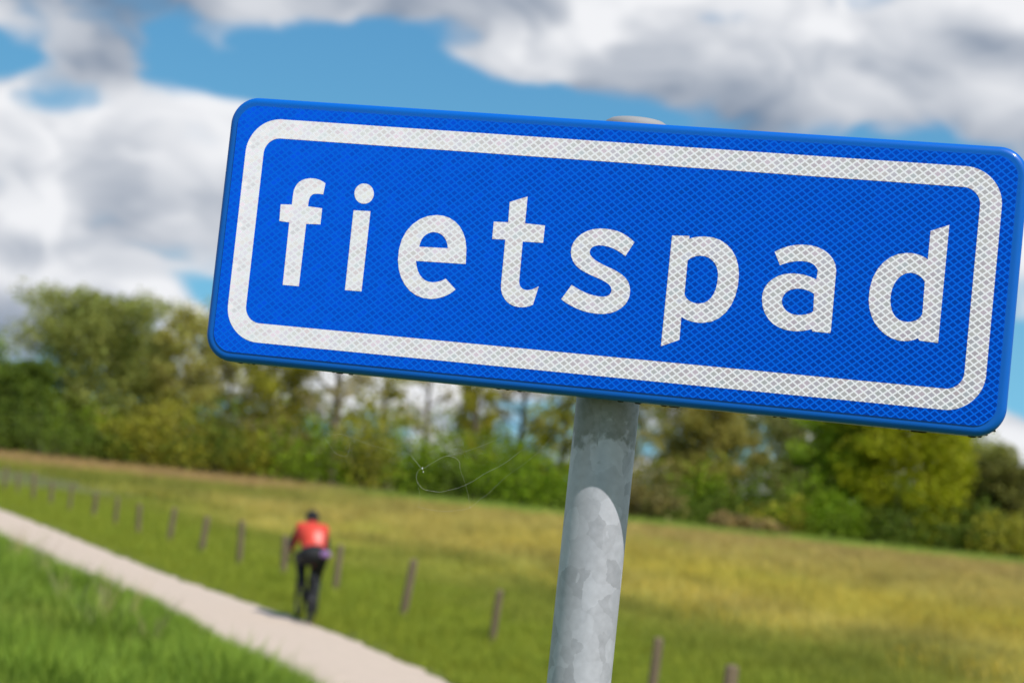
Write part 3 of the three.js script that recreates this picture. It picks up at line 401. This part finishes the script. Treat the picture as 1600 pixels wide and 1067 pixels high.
const tile = (fn, srgb) => { const t = tex(768, 768, (i, j) => fn(seam(i, j, 768)), srgb); t.repeat.set(1 / (CW * NC), 1 / (CH * NC)); t.anisotropy = 8; return t; };
// colour of the film: seams pale, every prism cell a little different
const film = (line, cell, vary) => tile((s) => { const v = 1 + (cellRnd(s.id, 1) - 0.5) * vary; return [0, 1, 2].map((c) => mix(cell[c] * v * (1 + (cellRnd(s.id, 2 + c) - 0.5) * vary * 0.5), line[c], s.k)); }, true);
// the seams are matt plastic, the cells mirror-backed prisms whose facets lean to one side
const orm = tile((s) => [1, 0.58, mix(0.85, 0, s.k)], false);
const FACET = [0.615, 0.39, 0.684], prisms = tile((s) => [0, 1, 2].map((c) => 0.5 + 0.5 * mix(FACET[c], c === 2 ? 1 : 0, s.k)), false);
const sheet = (map) => new THREE.MeshPhysicalMaterial({ map, roughness: 1, metalness: 1, roughnessMap: orm, metalnessMap: orm, normalMap: prisms, specularIntensity: 0.1 });
const blueSheet = sheet(film([0.0005, 0.13, 0.75], [0.0003, 0.031, 0.235], 0.18));
const whiteSheet = sheet(film([0.9, 0.88, 0.905], [0.265, 0.26, 0.272], 0.2));
const bluePaint = new THREE.MeshPhysicalMaterial({ color: new THREE.Color().setRGB(0.0005, 0.115, 0.5), roughness: 0.45, clearcoat: 0.15, clearcoatRoughness: 0.12, specularIntensity: 0.4 });
const LETTERS = [
[[-241.3,-40.6,-228.2,-40.5,-228,7.5,-216.5,8,-216.6,20.4,-228,21,-228.1,23.7,-227.9,26,-227.5,27.8,-226.8,29.1,-225.9,30.1,-224.7,30.8,-223.2,31.1,-222.2,31.2,-221.3,31.2,-220.4,31.3,-219.6,31.2,-218.7,31.2,-217.8,31.1,-217,31.1,-216.2,39.6,-218,40.7,-219.8,41.5,-221.7,42.1,-223.6,42.5,-225.6,42.7,-227.5,42.7,-229.3,42.6,-232.5,41.9,-235.1,40.8,-237.3,39.3,-239,37.3,-240.2,34.9,-241,32.2,-241.2,29.1,-241.2,21.4,-250.3,20.9,-249.8,8,-241.7,7.6]],
[[-191.4,20.8,-177.9,21.1,-178,-40.2,-191.2,-40.3]],
[[-192.2,33.5,-192.2,35.3,-191.9,37,-191.1,38.5,-190,39.8,-188.7,40.8,-187.2,41.5,-185.4,41.8,-183.6,41.7,-181.9,41.3,-180.4,40.5,-179,39.4,-178,38,-177.2,36.4,-176.8,34.7,-176.8,32.9,-177.2,31.2,-177.9,29.7,-179,28.4,-180.3,27.4,-181.9,26.7,-183.6,26.4,-185.4,26.4,-187.1,26.9,-188.6,27.7,-190,28.8,-191.1,30.2,-191.8,31.8,-192.2,33.5]],
[[-99.2,-12.8,-100,-1.1,-101.4,5.3,-103.8,10.6,-107,15,-111,18.4,-115.6,20.8,-120.5,22,-125.7,22.2,-132.5,20.9,-138.6,18,-143.8,13.7,-147.9,8.3,-150.8,1.7,-152.2,-5.7,-152.1,-14,-150.7,-20.9,-148.1,-27.1,-144.6,-32.2,-140.3,-36.4,-135.2,-39.3,-129.6,-40.9,-123.5,-41.2,-120.2,-40.7,-117.2,-39.9,-114.3,-38.9,-111.6,-37.6,-109.1,-36.1,-106.9,-34.3,-104.9,-32.4,-113.5,-24.9,-114.7,-25.8,-116.1,-26.6,-117.5,-27.2,-118.9,-27.7,-120.4,-28.1,-122,-28.4,-123.4,-28.6,-126.5,-28.4,-129.2,-27.6,-131.7,-26,-133.9,-23.7,-135.7,-20.9,-137,-17.5,-138,-13.6],[-136.7,-2.7,-136.2,0.2,-135.4,2.8,-134.2,4.9,-132.6,6.6,-130.7,7.9,-128.6,8.8,-126.2,9.2,-123.8,9,-121.5,8.3,-119.4,7.2,-117.6,5.5,-116.1,3.4,-115,0.9,-114.3,-2.1]],
[[-70.6,36.3,-57.4,41.3,-57.2,21.2,-41.9,20.8,-42,7.8,-57.5,7.5,-57,-22.2,-56.6,-24,-56,-25.5,-55.1,-26.6,-54,-27.4,-52.8,-27.9,-51.5,-28.2,-50.1,-28.2,-48.7,-28,-47.4,-27.6,-46.1,-27.2,-45,-26.6,-43.9,-26,-42.8,-25.3,-41.8,-24.7,-44.6,-38.5,-46,-39.4,-47.5,-40,-49,-40.5,-50.5,-40.9,-52.1,-41.1,-53.7,-41.3,-55.4,-41.3,-58.9,-40.9,-62.1,-39.7,-64.8,-38,-67.1,-35.6,-68.9,-32.8,-70,-29.7,-70.5,-26.2,-70.9,7.9,-81,7.6,-81.2,20.6,-70.1,21]],
[[26.2,13.7,23,16.2,19.6,18.2,16.1,19.8,12.3,21,8.3,21.6,4.1,21.9,-0.3,21.8,-5.6,20.8,-10.1,19,-13.9,16.6,-16.9,13.5,-19.1,10.1,-20.2,6.4,-20.3,2.5,-19.6,-0.8,-18.2,-3.6,-16.4,-6,-14,-8.1,-11.2,-9.9,-7.9,-11.4,-4.3,-12.8,-1.2,-13.9,2.1,-14.9,5.2,-16.1,8.1,-17.3,10.5,-18.7,12.1,-20.4,12.9,-22.3,12.9,-23.8,12.5,-25.1,11.8,-26.2,10.7,-27,9.5,-27.6,8.1,-28,6.5,-28.2,3.4,-28.2,0.2,-27.8,-3.1,-27.2,-6.6,-26.2,-10.1,-24.9,-13.7,-23.3,-17.2,-21.5,-23.9,-32.7,-19.8,-35.1,-15.5,-37.1,-11,-38.7,-6.4,-40,-1.5,-40.7,3.4,-41,8.6,-40.8,13.7,-39.7,17.9,-37.9,21.4,-35.4,24,-32.5,25.8,-29.3,26.7,-25.8,26.8,-22.3,25.9,-18.5,24.4,-15.4,22.2,-12.9,19.6,-10.9,16.5,-9.2,13.2,-7.7,9.5,-6.4,6.7,-5.4,3.7,-4.2,0.9,-3,-1.8,-1.6,-3.9,-0,-5.5,1.6,-6.2,3.3,-6.2,4.7,-5.9,5.9,-5.3,6.9,-4.3,7.8,-3.1,8.5,-1.6,9,0.2,9.4,3.4,9.4,6.5,9,9.4,8.4,12.3,7.4,15.1,6.2,17.8,4.7,20.6,3]],
[[53.4,20.8,66.1,21.6,66.2,19.4,67.6,20.1,69,20.6,70.5,21,72,21.4,73.6,21.6,75.1,21.8,76.7,22,83.1,21.8,88.8,20.3,93.7,17.6,97.9,13.8,101.2,9,103.5,3.2,104.7,-3.4,104.8,-11.7,103.7,-19.3,101.4,-26.1,98.1,-31.7,93.7,-36.2,88.3,-39.3,82.1,-40.7,79.5,-40.9,77,-40.8,74.7,-40.6,72.5,-40.2,70.4,-39.6,68.3,-38.8,66.2,-37.8,66.5,-54.6,53.5,-60.4],[66.6,3.6,67.7,4.7,68.9,5.6,70.3,6.3,71.6,6.9,73,7.4,74.4,7.7,75.8,7.8,79.2,7.6,82.1,6.7,84.5,5.1,86.6,3.1,88.1,0.7,89.1,-1.9,89.7,-4.7,89.8,-9.9,89.3,-14.6,88.1,-18.7,86.4,-22.1,84.1,-24.6,81.3,-26.3,78,-27,76,-27.1,74.2,-26.8,72.4,-26.3,70.7,-25.6,69.2,-24.5,67.9,-23.1,66.8,-21.4]],
[[128.7,15,131.5,16.7,134.2,18.1,136.9,19.3,139.7,20.2,142.4,20.9,145.2,21.4,148,21.7,153.9,21.7,159.2,20.7,163.8,18.9,167.6,16.3,170.6,13.1,172.6,9.4,173.6,5.2,174,-38.8,173.5,-39.9,161.1,-39.8,160.3,-38.2,158.7,-38.8,157,-39.3,155.2,-39.8,153.3,-40.2,151.3,-40.5,149.4,-40.7,147.5,-40.8,142.1,-40.4,137.2,-39.1,132.8,-37,129.2,-33.9,126.2,-30,124.1,-25.3,123,-19.8,123.1,-15.2,124.3,-11.1,126.4,-7.6,129.4,-4.6,133,-2.2,137.3,-0.5,142,0.4,145,0.5,147.9,0.4,150.7,0.2,153.3,-0.3,155.7,-0.9,158.1,-1.7,160.3,-2.5,160.7,4.1,159.6,6,158.2,7.5,156.5,8.6,154.6,9.4,152.4,9.8,150.1,9.9,147.7,9.8,145.5,9.6,143.4,9.2,141.3,8.7,139.2,8,137.2,7.3,135.3,6.5,133.5,5.6],[159.7,-12.9,157.8,-11.9,156,-11.1,154.1,-10.6,152.3,-10.2,150.4,-10,148.5,-10,146.7,-10.2,144.1,-10.8,142,-11.8,140.2,-13.1,138.9,-14.7,137.9,-16.4,137.4,-18.3,137.3,-20.4,138,-22.7,139.2,-24.7,140.7,-26.3,142.6,-27.6,144.8,-28.5,147.3,-29,150,-29,151.8,-28.8,153.6,-28.5,155.3,-28.1,156.9,-27.5,158.2,-26.9,159.4,-26.2,160.3,-25.3]],
[[236.7,38.7,249.1,43.9,249,-40,236,-39.5,235.1,-37.8,233.2,-38.8,231.4,-39.6,229.6,-40.2,227.8,-40.5,225.9,-40.8,224,-40.8,222,-40.8,216.8,-39.6,212,-37.3,207.8,-34,204.2,-30,201.4,-25.1,199.4,-19.6,198.3,-13.6,198.4,-5.2,199.8,2.3,202.5,8.6,206.2,13.9,210.7,17.8,216.1,20.5,221.9,21.7,224,21.8,226.1,21.8,228.1,21.5,230.2,21.1,232.3,20.4,234.5,19.5,236.6,18.3],[236,2.5,234.6,4.1,233.2,5.4,231.6,6.4,230.1,7.1,228.4,7.6,226.8,7.9,225.2,7.9,221.9,7,219.1,5.1,216.9,2.5,215.1,-0.7,213.9,-4.5,213.3,-8.7,213.4,-13.2,214.1,-16.8,215.1,-19.9,216.6,-22.5,218.5,-24.6,220.8,-26.1,223.4,-26.9,226.5,-27.1,228.5,-26.9,230.3,-26.4,231.9,-25.8,233.4,-24.9,234.6,-23.8,235.6,-22.3,236.4,-20.5]]
];
{
  const sign = thing('cycle_path_sign', 'blue rectangular sign with white border reading fietspad, fixed to the galvanised pole', 'sign');
  sign.applyMatrix4(SIGN);
  // pressed aluminium tray: rounded front edge, flange turned back
  const B = 0.0048, D = 0.02, outer = roundRect(HX - B, HY - B, 0.0215 - B);
  const tray = new THREE.ExtrudeGeometry(outer, { depth: D - B, bevelEnabled: true, bevelThickness: B, bevelSize: B, bevelSegments: 8, curveSegments: 16 });
  // ExtrudeGeometry bevels both ends: flatten the rear one into the flange
  { const p = tray.attributes.position; for (let i = 0; i < p.count; i++) if (p.getZ(i) < 0) p.setZ(i, 0); tray.translate(0, 0, -D); tray.computeVertexNormals(); }
  mesh('tray', tray, bluePaint, sign);
  const flat = (name, shape, z, m, seg = 20) => { const g = new THREE.ShapeGeometry(shape, seg); g.translate(0, 0, z); return mesh(name, g, m, sign); };
  { const g = new THREE.ExtrudeGeometry(roundRect(HX - 0.0072, HY - 0.0072, 0.0155), { depth: 0.0005, bevelEnabled: false, curveSegments: 16 }); g.translate(0, 0, 0.0001); mesh('blue_sheeting', g, blueSheet, sign); }
  const ring = roundRect(HX - 0.0163, HY - 0.0163, 0.027); ring.holes.push(roundRect(HX - 0.0311, HY - 0.0311, 0.0125, THREE.Path));
  flat('white_border', ring, 0.0007, whiteSheet);
  for (const contours of LETTERS) {
    const pts = contours.map((c) => { const v = []; for (let i = 0; i < c.length; i += 2) v.push(new THREE.Vector2(c[i] / 1000, c[i + 1] / 1000)); return v; });
    const s = new THREE.Shape(pts[0]); for (const h of pts.slice(1)) s.holes.push(new THREE.Path(h));
    flat('letter', s, 0.0007, whiteSheet);
  }
  // specks of dirt and lichen caught under the lower edge
  const r = rng(3), bits = [];
  for (const [x, n, s] of [[-0.19, 5, 0.0016], [-0.06, 3, 0.0014], [0.035, 3, 0.0018], [0.06, 4, 0.0018], [0.14, 4, 0.0015], [0.235, 5, 0.0017], [0.285, 7, 0.0016], [-0.27, 4, 0.0012]]) for (let k = 0; k < n; k++) { const g = new THREE.IcosahedronGeometry(s * (0.5 + r() * 0.7), 0); g.scale(1 + r(), 0.6, 1); const xx = x + (r() - 0.5) * 0.02, ex = Math.max(0, Math.abs(xx) - (HX - 0.0215)); g.translate(xx, -HY + 0.0215 - Math.sqrt(Math.max(0, 0.0215 ** 2 - ex * ex)), -0.008 - r() * 0.008); bits.push(g); }
  const crumb = std(0.03, 0.026, 0.018, 1); for (const g of bits) mesh('dirt_speck', g, crumb, sign);
  // clamp rails and bands behind the sign
  for (const y of [0.055, -0.055]) { mesh('clamp_rail', new THREE.BoxGeometry(0.5, 0.022, 0.008).translate(0, y, -0.025), std(0.45, 0.46, 0.47, 0.45, { metalness: 0.8 }), sign); mesh('clamp_band', new THREE.TorusGeometry(0.0258, 0.0022, 6, 40).rotateX(Math.PI / 2).translate(0.0085, y, -0.058), std(0.45, 0.46, 0.47, 0.45, { metalness: 0.8 }), sign); }
}
{
  const pole = thing('sign_pole', 'galvanised steel tube with mottled zinc spangle carrying the blue sign', 'pole'); pole.applyMatrix4(SIGN);
  const R = 0.0242, W = 384, H = 1536, r = rng(21), N = 480, seeds = [];
  for (let i = 0; i < N; i++) seeds.push([r(), r(), r(), 0.6 + r() * 0.9, r()]);
  const wrap = (d) => d - Math.round(d);
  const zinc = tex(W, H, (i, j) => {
    const u = i / W, v = j / H, wu = u + 0.09 * tiled((p, q) => fbm(p, q, 3, 5), u * 8, v * 32, 32), wv = v + 0.025 * tiled((p, q) => fbm(p, q, 9, 5), u * 8, v * 32, 32);
    let best = 9, tone = 0, second = 9; for (const s of seeds) { const a = wrap(wu - s[0]) * 0.152, b = wrap(wv - s[1]) * 0.64, q = (a * a + b * b * 0.64) / (s[3] * s[3]); if (q < best) { second = best; best = q; tone = s[2]; } else if (q < second) second = q; }
    const fine = tiled((p, q) => fbm(p * 3, q * 3, 5, 4), u * 8, v * 32, 32), k = 0.51 + (tone - 0.5) * 0.17 + fine * 0.16;
    // ragged, speckled grime below the sign's lower edge, darkened to paint in its shade
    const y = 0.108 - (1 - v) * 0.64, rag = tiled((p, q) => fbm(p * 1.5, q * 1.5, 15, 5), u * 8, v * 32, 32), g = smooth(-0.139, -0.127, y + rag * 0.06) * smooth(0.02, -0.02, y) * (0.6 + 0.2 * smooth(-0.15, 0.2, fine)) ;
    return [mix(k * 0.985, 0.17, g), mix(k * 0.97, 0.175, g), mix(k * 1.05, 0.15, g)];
  }, true);
  const L = 2.45, g = new THREE.CylinderGeometry(R, R, L, 64, 1, true); { const uv = g.attributes.uv; for (let i = 0; i < uv.count; i++) uv.setY(i, 1 + (uv.getY(i) - 1) * L / 0.64); } g.translate(0.0085, 0.108 - L / 2, -0.058);
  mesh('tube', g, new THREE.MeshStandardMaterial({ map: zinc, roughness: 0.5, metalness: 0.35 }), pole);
  const c = new THREE.LatheGeometry([[0.0001, 0.0075], [0.012, 0.0072], [0.0205, 0.0062], [0.0238, 0.0042], [0.0252, 0.001], [0.0252, -0.004], [0.0244, -0.0055]].map(([a, b]) => new THREE.Vector2(a, b)), 48); c.translate(0.0085, 0.1075, -0.058);
  mesh('end_cap', c, std(0.29, 0.285, 0.275, 0.75), pole);
}
{ // torn cobweb slung below the sign
  const web = thing('cobweb', 'torn cobweb of fine pale threads hanging under the blue sign', 'cobweb'); web.applyMatrix4(SIGN);
  const silk = std(0.6, 0.58, 0.52, 0.6);
  const S = [[[-129, -159], [-124, -164], [-119, -168], [-113, -164], [-102, -157], [-96, -157], [-91, -160], [-90, -165]], [[-119, -168], [-122, -170], [-123, -175], [-122, -178], [-117, -183], [-110, -184], [-103, -184], [-97, -182], [-91, -180], [-80, -174], [-71, -167], [-57, -158], [-46, -148]], [[-55, -168], [-61, -175], [-66, -181], [-72, -186], [-79, -193], [-88, -196], [-99, -198], [-110, -198], [-119, -197]], [[-212, -137], [-201, -139], [-202, -144], [-202, -146], [-196, -150], [-185, -149]], [[-190, -163], [-185, -165], [-179, -165], [-178, -160], [-178, -156]], [[-102, -157], [-85, -151], [-67, -142], [-53, -134]]];
  S.forEach((s, i) => mesh('thread', tube(s.map(([x, y]) => [x / 1000, y / 1000, -0.012]), i < 2 ? 0.00005 : 0.00003, 4, s.length * 5), silk, web));
  const hair = [[[-212, -137], [-222, -103]], [[-185, -149], [-129, -159]], [[-178, -156], [-150, -103]], [[-129, -159], [-140, -103]], [[-119, -197], [-122, -178]], [[-190, -163], [-212, -137]], [[-79, -193], [-90, -165]], [[-46, -148], [-15, -112]], [[-53, -134], [-15, -112]], [[-55, -168], [-16, -125]]];
  for (const s of hair) mesh('thread', tube([[s[0][0] / 1000, s[0][1] / 1000, -0.012], [(s[0][0] + s[1][0]) / 2000 + 0.002, (s[0][1] + s[1][1]) / 2000 - 0.002, -0.012], [s[1][0] / 1000, s[1][1] / 1000, -0.012]], 0.00002, 4, 12), silk, web);
  for (const [x, y, s] of [[-119, -168, 0.0007], [-118, -170.5, 0.0005], [-79, -193, 0.0003]]) { const g = new THREE.IcosahedronGeometry(s, 1); g.scale(0.7, 1.5, 0.7); g.translate(x / 1000, y / 1000, -0.012); mesh('caught_fluff', g, silk, web); }
}

renderer.render(scene, camera);
